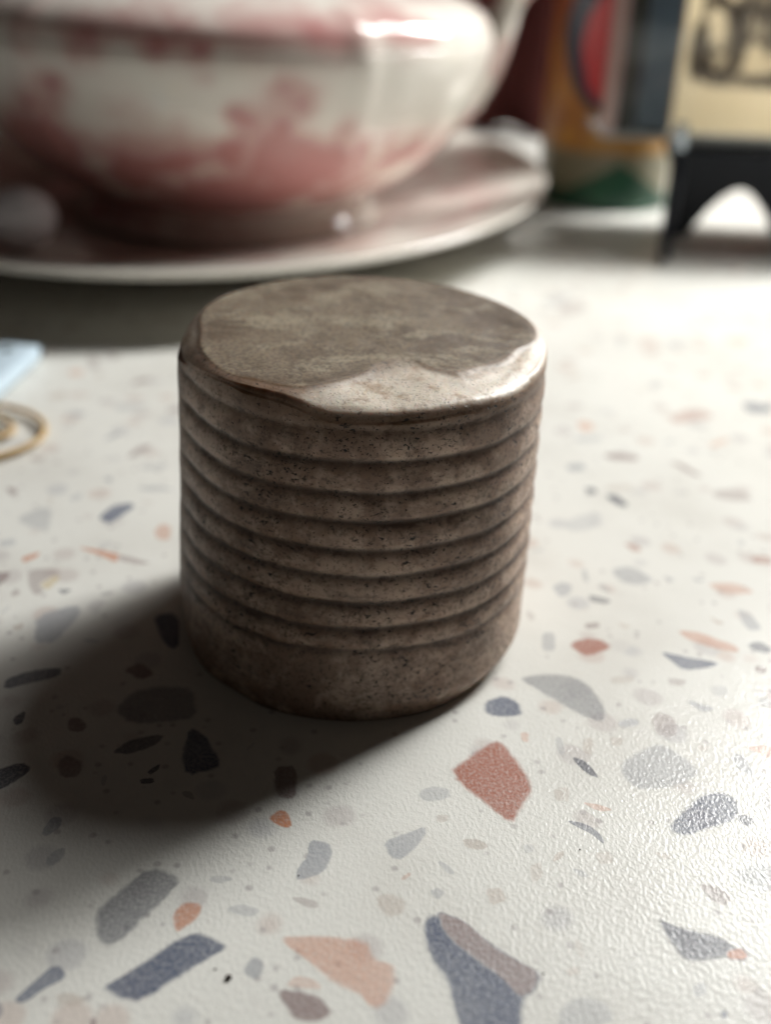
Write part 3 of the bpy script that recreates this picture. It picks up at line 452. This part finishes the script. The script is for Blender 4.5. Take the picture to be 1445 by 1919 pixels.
plug = mesh_obj('ribbed_plug', V, F, M_PLUG, attrs={'groove': gA, 'clean': cA, 'flat_top': tA, 'rust': rA})
tag(plug, 'grimy bone coloured plug with ribbed sides and worn flat top, standing in the foreground', 'plug')

# ------------------------------------------------------------------ plate and tureen
PC = (-3.17, 15.46); PA, PB, PR = 8.03, 6.75, .96
pp = smooth_prof([(.02, .30), (.35, .30), (.42, .32), (.50, .40), (.60, .60), (.80, .86), (.95, 1.06), (.985, 1.13), (1.0, 1.14), (1.0, 1.06), (.96, .92), (.80, .64), (.62, .34), (.52, .12), (.46, .0), (.44, .01), (.42, .10), (.02, .12)], 5)
V, F = lathe(pp, 160, PA, PB, PR, (PC[0], PC[1], 0.004))
n = 160; tint = []
k = 0
for (r, zz) in pp:
    top_side = k < 8 * 5
    for i in range(n): tint.append((.30 if r < .66 else (.34 * (1 - sst(r, .86, .93)))) if top_side else 0)
    k += 1
plate = mesh_obj('serving_plate', V, F, M_CHINA, attrs={'ink': [0.0] * len(V), 'tint': tint})
tag(plate, 'oval cream plate with pink transfer print and plain rim under the tureen', 'plate')

TC = (-3.0, 15.2)
tur = tag(empty('soup_tureen', (TC[0], TC[1], .3)), 'cream soup tureen with faded pink transfer print on the oval plate', 'tureen')
PROF = [[3.05, 0.42], [3.22, 0.46], [3.15, 0.6], [3.02, 0.8], [3.05, 1.0], [3.65, 1.3], [4.35, 1.8], [4.9, 2.4], [5.28, 3.1], [5.45, 3.7], [5.5, 4.05], [5.47, 4.22], [5.44, 4.32], [5.28, 4.6], [4.8, 4.87], [4.0, 5.1], [3.0, 5.3], [1.5, 5.48], [0.02, 5.55]]
INK = [[-2.82, -4.69, 4.21, 0.41, 0.72], [-1.92, -5.13, 4.18, 0.3, 0.6], [-1.75, -5.07, 4.46, 0.3, 0.6], [-1.64, -5.2, 4.28, 0.3, 0.96], [-0.52, -5.43, 4.27, 0.2, 1.44], [0.24, -5.44, 4.32, 0.2, 1.44], [-0.14, -5.34, 4.48, 0.4, 1.08], [-0.92, -5.22, 4.57, 0.4, 0.72], [0.83, -5.26, 4.52, 0.4, 0.36], [1.25, -5.21, 4.47, 0.45, 0.6], [2.02, -4.88, 4.6, 0.4, 0.96], [2.46, -4.83, 4.36, 0.31, 0.84], [3.01, -4.21, 4.66, 0.52, 0.84], [3.55, -3.88, 4.61, 0.42, 0.72], [3.9, -3.64, 4.5, 0.24, 1.08], [-2.37, -4.87, 3.58, 0.31, 0.84], [-2.69, -4.57, 3.17, 0.42, 0.6], [-2.98, -4.03, 2.62, 0.66, 0.6], [-2.7, -3.93, 2.26, 0.78, 0.84], [-2.49, -3.02, 1.48, 0.71, 1.08], [-2.46, -1.78, 0.9, 0.62, 1.08], [-1.25, -4.37, 2.02, 0.33, 1.32], [-0.63, -4.78, 2.31, 0.43, 0.6], [-0.27, -5.15, 2.87, 0.52, 0.3], [-1.05, -5.17, 3.09, 0.52, 0.24], [0.74, -5.29, 3.31, 0.16, 0.96], [0.57, -4.97, 2.58, 0.23, 1.2], [0.31, -4.44, 1.91, 0.33, 1.08], [0.97, -5.21, 3.17, 0.27, 0.72], [1.59, -5.21, 3.71, 0.35, 0.72], [1.88, -5.04, 3.44, 0.37, 0.72], [1.49, -5.02, 3.03, 0.21, 0.96], [1.22, -4.9, 2.68, 0.48, 0.96], [1.77, -4.62, 2.49, 0.54, 0.72], [1.55, -4.03, 1.78, 0.56, 0.96], [2.31, -4.0, 2.1, 0.56, 0.72], [2.59, -4.23, 2.52, 0.44, 0.36], [-0.91, -3.4, 1.23, 0.7, 0.72], [-0.09, -3.57, 1.26, 0.7, 0.72], [0.72, -3.68, 1.37, 0.69, 0.72], [-1.79, -2.46, 0.95, 0.73, 0.84], [2.58, -4.56, 3.03, 0.24, 0.6], [3.26, -3.68, 2.43, 0.56, 0.3], [5.05, -1.21, 2.93, 0.32, 0.6], [5.32, -0.7, 3.39, 0.25, 0.36], [0.29, -5.47, 3.87, 0.16, 0.36], [-3.73, -2.24, 1.8, 0.6, 0.6]]
def lobes(a, z):
    s = 0
    for c0 in (-58, 58, 122, -122, 180 + 0, 0):
        if c0 in (0, 180): continue
        s += math.exp(-(((math.degrees(a) - c0 + 180) % 360 - 180) / 2.4) ** 2)
    return .075 * s * sst(z, 1.2, 3.0)
def body(prof, z_in):
    V, F = lathe(prof, 200, 1, 1, 0, (0, 0, 0), lobes)
    ink, tint = [], []
    for (x, y, z) in V:
        s = 0
        for bx, by, bz, br, bs in INK:
            d2 = (x - bx) ** 2 + (y - by) ** 2 + (z - bz) ** 2
            if d2 < 9 * br * br: s += bs * math.exp(-d2 / (br * br))
        # the unseen side carries the same kind of print
        if y > .5: s += .8 * max(0, noise.noise(Vector((x, y, z)) * .8) + .2) * (sst(z, .9, 1.3) * (1 - sst(z, 2.6, 3.2)) + sst(z, 4.2, 4.4))
        ink.append(min(1.3, s * (1 - .45 * sst(z, 3.7, 3.95)))); tint.append(max(.10, .80 * sst(z, .75, 1.3) * (1 - sst(z, 2.2, 3.2))) + .22 * sst(z, 4.25, 4.45))
    V = [(x, y, z - .3) for x, y, z in V]
    return V, F, {'ink': ink, 'tint': tint}
i_lid = 12
pb = smooth_prof(PROF[:i_lid], 7)
pb_in = [(r - .22, z) for r, z in reversed(pb) if z > 1.1] + [(2.6, 1.05), (.02, .95)]
pb_foot = [(.02, .75), (2.6, .75), (2.85, .6), (2.9, .42)]
V, F, A = body(pb_foot + pb + pb_in, 0)
mesh_obj('bowl', V, F, M_CHINA, tur, attrs=A)
pl = smooth_prof([(5.455, 4.235)] + PROF[i_lid:], 7)
V, F, A = body([(5.1, 4.18)] + pl, 0)
mesh_obj('lid', V, F, M_CHINA, tur, attrs=A)
# knob on the lid (above the frame)
V, F = lathe(smooth_prof([(.95, 5.48), (.6, 5.62), (.45, 5.85), (.75, 6.15), (.8, 6.4), (.5, 6.62), (.02, 6.7)], 5), 48)
V = [(x, y, z - .3) for x, y, z in V]
mesh_obj('lid_knob', V, F, M_CHINA, tur, attrs={'ink': [.2] * len(V), 'tint': [.2] * len(V)})
for sx in (1, -1):
    pts = smooth_prof([(4.55, -.1, 2.7), (5.10, -.15, 3.45), (5.48, -.2, 4.15), (5.75, -.2, 4.75), (5.95, -.2, 5.2), (5.85, -.15, 5.7), (5.4, -.1, 5.75), (5.1, -.05, 5.2)], 6)
    N = len(pts)
    rad = [max(.26, .62 - .5 * sst(i / N, 0, .62)) + .10 * bell(i / N * 360, 205, 26) for i in range(N)]
    V, F = tube([(x * sx, y, z - .3) for x, y, z in pts], rad, 20, 1.35)
    mesh_obj('handle', V, F, M_CHINA, tur, attrs={'ink': [.45 * (noise.noise(Vector(v) * 1.3) > .1) for v in V], 'tint': [.15] * len(V)})

# glass knob on the plate
def glass(name, col, rough=.06, tr=.85):
    t = NT(name); c = t.coord()
    t.set(Base_Color=col, Roughness=rough, Normal=t.bump(t.noise(c, 4, 2), .0003, .4)); t.b.inputs['Transmission Weight'].default_value = tr
    t.b.inputs['IOR'].default_value = 1.5
    return t.m
import bmesh
bm = bmesh.new(); bmesh.ops.create_icosphere(bm, subdivisions=2, radius=.62)
bm.verts.index_update()
V = [(v.co.x - 6.0, v.co.y + 9.9, v.co.z * .9 + 1.40) for v in bm.verts]; F = [[v.index for v in f.verts] for f in bm.faces]; bm.free()
tag(mesh_obj('glass_knob', V, F, glass('lilac_glass', (.85, .82, .86), .25, .0), smooth=False), 'small faceted pale lilac glass knob on the plate left of the tureen foot', 'knob')

# ------------------------------------------------------------------ left: metal bar and rubber band
bar = tag(empty('penknife', (-5.4, 6.0, 0)), 'pale blue penknife with dark steel end lying at the left edge', 'penknife')
t = NT('pale_blue_sheen'); t.set(Base_Color=t.mix(t.noise(t.coord(), 3, 3), (.50, .62, .72), (.60, .72, .80)), Roughness=.25); M_BLUE = t.m  # pale blue colour stands in for bluish white light reflected off the metal
M_STEEL = plain('dark_steel', (.10, .12, .12), .3, metal=.8)
def rotz(V, a): return [(x * cos(a) - y * sin(a), x * sin(a) + y * cos(a), z) for x, y, z in V]
v, f = box(-.34, .34, -1.5, .80, .03, .30, .09); mesh_obj('handle_scale', rotz(v, R(-7)), f, M_BLUE, bar)
v, f = box(-.27, .30, .70, 1.02, .05, .24, .07); mesh_obj('bolster', rotz(v, R(-7)), f, M_STEEL, bar)
v, f = lathe([(.02, .33), (.07, .325), (.08, .30), (.08, .2)], 20, c=(-.05, .45, 0)); mesh_obj('rivet', rotz(v, R(-7)), f, M_STEEL, bar)

t = NT('tan_rubber'); t.set(Base_Color=t.mix(t.noise(t.coord(), 5, 3), (.42, .28, .11), (.55, .38, .17)), Roughness=.5)
t.b.inputs['Subsurface Weight'].default_value = .2; t.b.inputs['Subsurface Scale'].default_value = .001
pts = []
for i in range(180):
    a = 4 * pi * i / 180
    k = .5 + .5 * cos(a / 2)                      # outer loop, then inner loop
    rx, ry = .66 + .28 * k, .52 + .42 * k
    pts.append((-5.22 - .16 * (1 - k) + rx * cos(a - .5) + .03 * sin(3 * a), 4.02 + ry * sin(a - .5), .075 + .10 * (1 - k) * (.5 + .5 * sin(a * 1.5))))
V, F = tube(pts, [.043] * 180, 10, 1.0, True)
tag(mesh_obj('rubber_band', V, F, t.m), 'tan rubber band coiled in two loops at the left edge', 'rubber band')

# ------------------------------------------------------------------ printed tin
def tin_material():
    t = NT('printed_tin'); c = t.n('ShaderNodeTexCoord').outputs['Object']
    sp = t.n('ShaderNodeSeparateXYZ'); t.put(sp.inputs[0], c)
    x = t.math('MULTIPLY', sp.outputs[0], 100); z = t.math('MULTIPLY', sp.outputs[2], 100)
    nz = t.noise(t.coord(), 1.2, 4, .6, .4)
    body = t.mix(t.ramp(z, 1.4, 5.0), (.42, .21, .04), (.20, .055, .015))
    body = t.mix(t.math('MULTIPLY', t.ramp(nz, .5, .62), .45), body, (.16, .03, .02))
    # green base with pale zigzag
    zig = t.math('ABSOLUTE', t.math('SUBTRACT', t.math('FRACT', t.math('MULTIPLY', t.math('ADD', x, 2.55), .38)), .5))
    edge = t.math('ADD', .35, t.math('MULTIPLY', zig, 1.7))
    green = t.mix(nz, (.012, .10, .035), (.01, .03, .03))
    low = t.mix(t.ramp(t.math('SUBTRACT', z, edge), -.08, .08), green, (.22, .20, .13))
    col = t.mix(t.ramp(z, 1.30, 1.42), low, body)
    # oval panel
    def oval(cx, cz, rx, rz):
        a = t.math('POWER', t.math('DIVIDE', t.math('SUBTRACT', x, cx), rx), 2.0); b = t.math('POWER', t.math('DIVIDE', t.math('SUBTRACT', z, cz), rz), 2.0)
        return t.math('ADD', t.math('ADD', a, b), t.math('MULTIPLY', t.math('SUBTRACT', nz, .5), .5))
    col = t.mix(t.ramp(oval(-.50, 4.0, .95, 1.75), 1.08, .95), col, (.012, .018, .04))
    col = t.mix(t.ramp(oval(-.42, 3.75, .66, 1.25), 1.08, .92), col, (.40, .016, .022))
    t.set(Base_Color=col, Roughness=.3); return t.m
tin = tag(empty('printed_tin', (5.95, 19.3, 0)), 'round orange tin with green base and red figure behind the card stand', 'tin')
M_TIN = tin_material()
V, F = lathe(smooth_prof([(1.5, .12), (1.58, .12), (1.64, .0), (1.67, .06), (1.62, .14), (1.62, .2), (1.62, 4), (1.62, 5.3), (1.63, 5.4), (1.5, 5.45)], 4), 120)
mesh_obj('body', V, F, M_TIN, tin)
V, F = lathe([(1.62, 5.15), (1.70, 5.15), (1.72, 5.2), (1.72, 5.8), (1.66, 5.9), (1.5, 5.92), (1.4, 5.86), (.02, 5.9)], 120)
mesh_obj('lid', V, F, plain('tin_lid', (.30, .10, .03), .3), tin)

# ------------------------------------------------------------------ case with engraved card on a black easel
def card_material():
    t = NT('engraved_card'); c = t.n('ShaderNodeTexCoord').outputs['Object']
    sp = t.n('ShaderNodeSeparateXYZ'); t.put(sp.inputs[0], c)
    x = t.math('MULTIPLY', sp.outputs[0], 100); z = t.math('MULTIPLY', sp.outputs[2], 100)
    cc = t.coord(); n1 = t.noise(cc, 6.5, 5, .75, .4); n2 = t.noise(cc, 2.1, 4, .6, .3)
    paper = t.mix(t.noise(cc, 1.0, 3), (.90, .80, .62), (.95, .86, .70))
    # rounded picture panel
    def ab(v, c0, h): return t.math('MAXIMUM', t.math('SUBTRACT', t.math('ABSOLUTE', t.math('SUBTRACT', v, c0)), h), 0.0)
    dx, dz = ab(x, 2.25, 1.45), ab(z, 3.85, 2.35)
    d = t.math('SQRT', t.math('ADD', t.math('POWER', dx, 2.0), t.math('POWER', dz, 2.0)))
    inside = t.ramp(d, .52, .46)
    tone = t.math('ADD', t.math('MULTIPLY', t.ramp(n1, .36, .58), .65), t.math('MULTIPLY', t.ramp(n2, .40, .56), .55), True)
    frame = t.math('MULTIPLY', t.ramp(d, .38, .43), t.ramp(d, .52, .47))
    k = t.math('MULTIPLY', inside, t.math('MAXIMUM', t.math('MULTIPLY', tone, .88), t.math('MULTIPLY', frame, .6)))
    def blob(cx, cz, rx, rz):
        a = t.math('POWER', t.math('DIVIDE', t.math('SUBTRACT', x, cx), rx), 2.0); b = t.math('POWER', t.math('DIVIDE', t.math('SUBTRACT', z, cz), rz), 2.0)
        return t.ramp(t.math('ADD', a, b), 1.4, .6)
    for (bx, bz, rx, rz) in ((.62, 2.15, .26, .34), (.95, 2.80, .20, .16), (1.55, 1.55, .6, .30), (2.6, 2.6, .4, .4)):
        k = t.math('MULTIPLY', k, t.math('SUBTRACT', 1.0, t.math('MULTIPLY', blob(bx, bz, rx, rz), .85)))
    for (bx, bz, rx, rz) in ((1.15, 2.0, .22, .85), (1.85, 2.4, .22, .8), (.35, 1.7, .2, .6)):
        k = t.math('MAXIMUM', k, t.math('MULTIPLY', blob(bx, bz, rx, rz), .75))
    t.set(Base_Color=t.mix(k, paper, (.075, .06, .06)), Roughness=.5)
    tl = t.n('ShaderNodeBsdfTranslucent'); t.put(tl.inputs[0], t.b.inputs['Base Color'].links[0].from_socket)
    mx = t.n('ShaderNodeMixShader'); mx.inputs[0].default_value = .9; t.put(mx.inputs[1], t.b.outputs[0]); t.put(mx.inputs[2], tl.outputs[0]); t.put(t.t.nodes['Material Output'].inputs[0], mx.outputs[0])
    return t.m
case = tag(empty('display_case', (6.42, 15.15, 2.32)), 'clear case holding a beige engraved card, propped on the black stand', 'case')
tilt = R(-3)
def tl(V): return [(x, y * cos(tilt) - z * sin(tilt), y * sin(tilt) + z * cos(tilt)) for x, y, z in V]
v, f = box(.0, 5.2, .0, .04, .06, 2.85, .01); mesh_obj('card', tl(v), f, card_material(), case)
v, f = box(-.76, -.02, .01, .4, .06, 2.85, .02); mesh_obj('spine_insert', tl(v), f, plain('slate_insert', (.115, .145, .185), .35), case)
v, f = box(-1.18, -.78, .03, .4, .06, 2.85, .02); mesh_obj('hinge_strip', tl(v), f, plain('dark_hinge', (.045, .042, .036), .4), case)
v, f = box(-1.44, -1.20, -.12, .5, .0, 2.95, .03); mesh_obj('case_edge', tl(v), f, glass('rosy_acrylic', (.50, .36, .33), .2, .25), case)
v, f = box(-1.44, 5.4, -.12, 2.3, -.10, .03, .03); mesh_obj('bottom_shade_rail', tl(v), f, glass('clear_acrylic', (.45, .47, .46), .15, .3), case)  # bottom rail of the case, its unseen depth added to shade the worktop
t = NT('clear_cover'); nt = t.t
tr = t.n('ShaderNodeBsdfTransparent'); tr.inputs[0].default_value = (.93, .95, .95, 1); gl = t.n('ShaderNodeBsdfGlossy', i_Roughness=.08)
fr = t.n('ShaderNodeFresnel', i_IOR=1.35); mx = t.n('ShaderNodeMixShader'); mx.inputs[0].default_value = .03; t.put(mx.inputs[1], tr.outputs[0]); t.put(mx.inputs[2], gl.outputs[0])
t.put(t.t.nodes['Material Output'].inputs[0], mx.outputs[0])
v, f = box(-1.19, 5.4, -.11, -.07, .04, 2.95, 0); mesh_obj('cover', tl(v), f, t.m, case)

stand = tag(empty('card_stand', (6.4, 14.5, 0)), 'black plastic stand with hooked front feet and arched panel under the case', 'stand')
M_BLK = plain('black_plastic', (.010, .013, .020), .42, .25)
def stand_leg(x0):
    # curved foot: hook under the case, then down and forward to the worktop
    pts = smooth_prof([(x0 + .02, .38, 2.12), (x0 + .02, .02, 2.12), (x0, -.28, 1.80), (x0 - .03, -.42, 1.25), (x0 - .10, -.70, .65), (x0 - .20, -1.15, .14)], 6)
    N = len(pts); V, F = tube(pts, [.20 - .07 * i / N for i in range(N)], 12, .9)
    leg = mesh_obj('leg', V, F, M_BLK, stand)
    hook = tube(smooth_prof([(x0 + .02, .30, 2.10), (x0 + .02, -.02, 2.14), (x0 + .01, -.12, 2.40), (x0, -.13, 2.70)], 6), [.13] * 19, 12, 1.2)
    mesh_obj('hook', hook[0], hook[1], plain('polished_hook', (.35, .40, .44), .15, metal=.6), leg)
stand_leg(.05); stand_leg(4.1)
# arched cross panel
V, F = [], []
NP = 80; xa, xb = .35, 3.9; yp = 1.1
for i in range(NP + 1):
    x = xa + (xb - xa) * i / NP
    u = (x - 1.92) / 1.05
    zb = 0.02 + (1.12 * (1 - abs(u) ** 1.7) if abs(u) < 1 else 0)
    for (yy, zz) in ((yp, zb), (yp, 2.14), (yp + .22, 2.14), (yp + .22, zb)): V.append((x, yy, zz))
for i in range(NP):
    a = i * 4
    for k in range(4): F.append((a + k, a + 4 + k, a + 4 + (k + 1) % 4, a + (k + 1) % 4))
F += [(0, 1, 2, 3), (NP * 4 + 3, NP * 4 + 2, NP * 4 + 1, NP * 4)]
mesh_obj('arched_panel', V, F, M_BLK, stand, smooth=False)
v, f = box(.1, 4.6, .28, 1.14, 2.00, 2.12, .03); mesh_obj('shelf', v, f, M_BLK, stand)

# ------------------------------------------------------------------ dark backdrop: maroon curtain
V, F = [], []
NX, NZ = 260, 12
for i in range(NX + 1):
    x = -34 + 68 * i / NX
    for j in range(NZ + 1):
        z = 0.05 + 30 * j / NZ
        V.append((x, 27.5 + .8 * sin(x * 1.9 + .6 * sin(x * .7)) + .35 * sin(x * 4.3 + 1) + .2 * noise.noise(Vector((x * .5, z * .2, 0))), z))
for i in range(NX):
    for j in range(NZ):
        a = i * (NZ + 1) + j; F.append((a, a + NZ + 1, a + NZ + 2, a + 1))
t = NT('maroon_cloth'); nz = t.noise(t.coord(), 1.0, 4); t.set(Base_Color=t.mix(nz, (.075, .016, .016), (.14, .035, .03)), Roughness=.9)
tag(mesh_obj('curtain', V, F, t.m), 'dark maroon curtain hanging in folds behind the tureen', 'curtain')
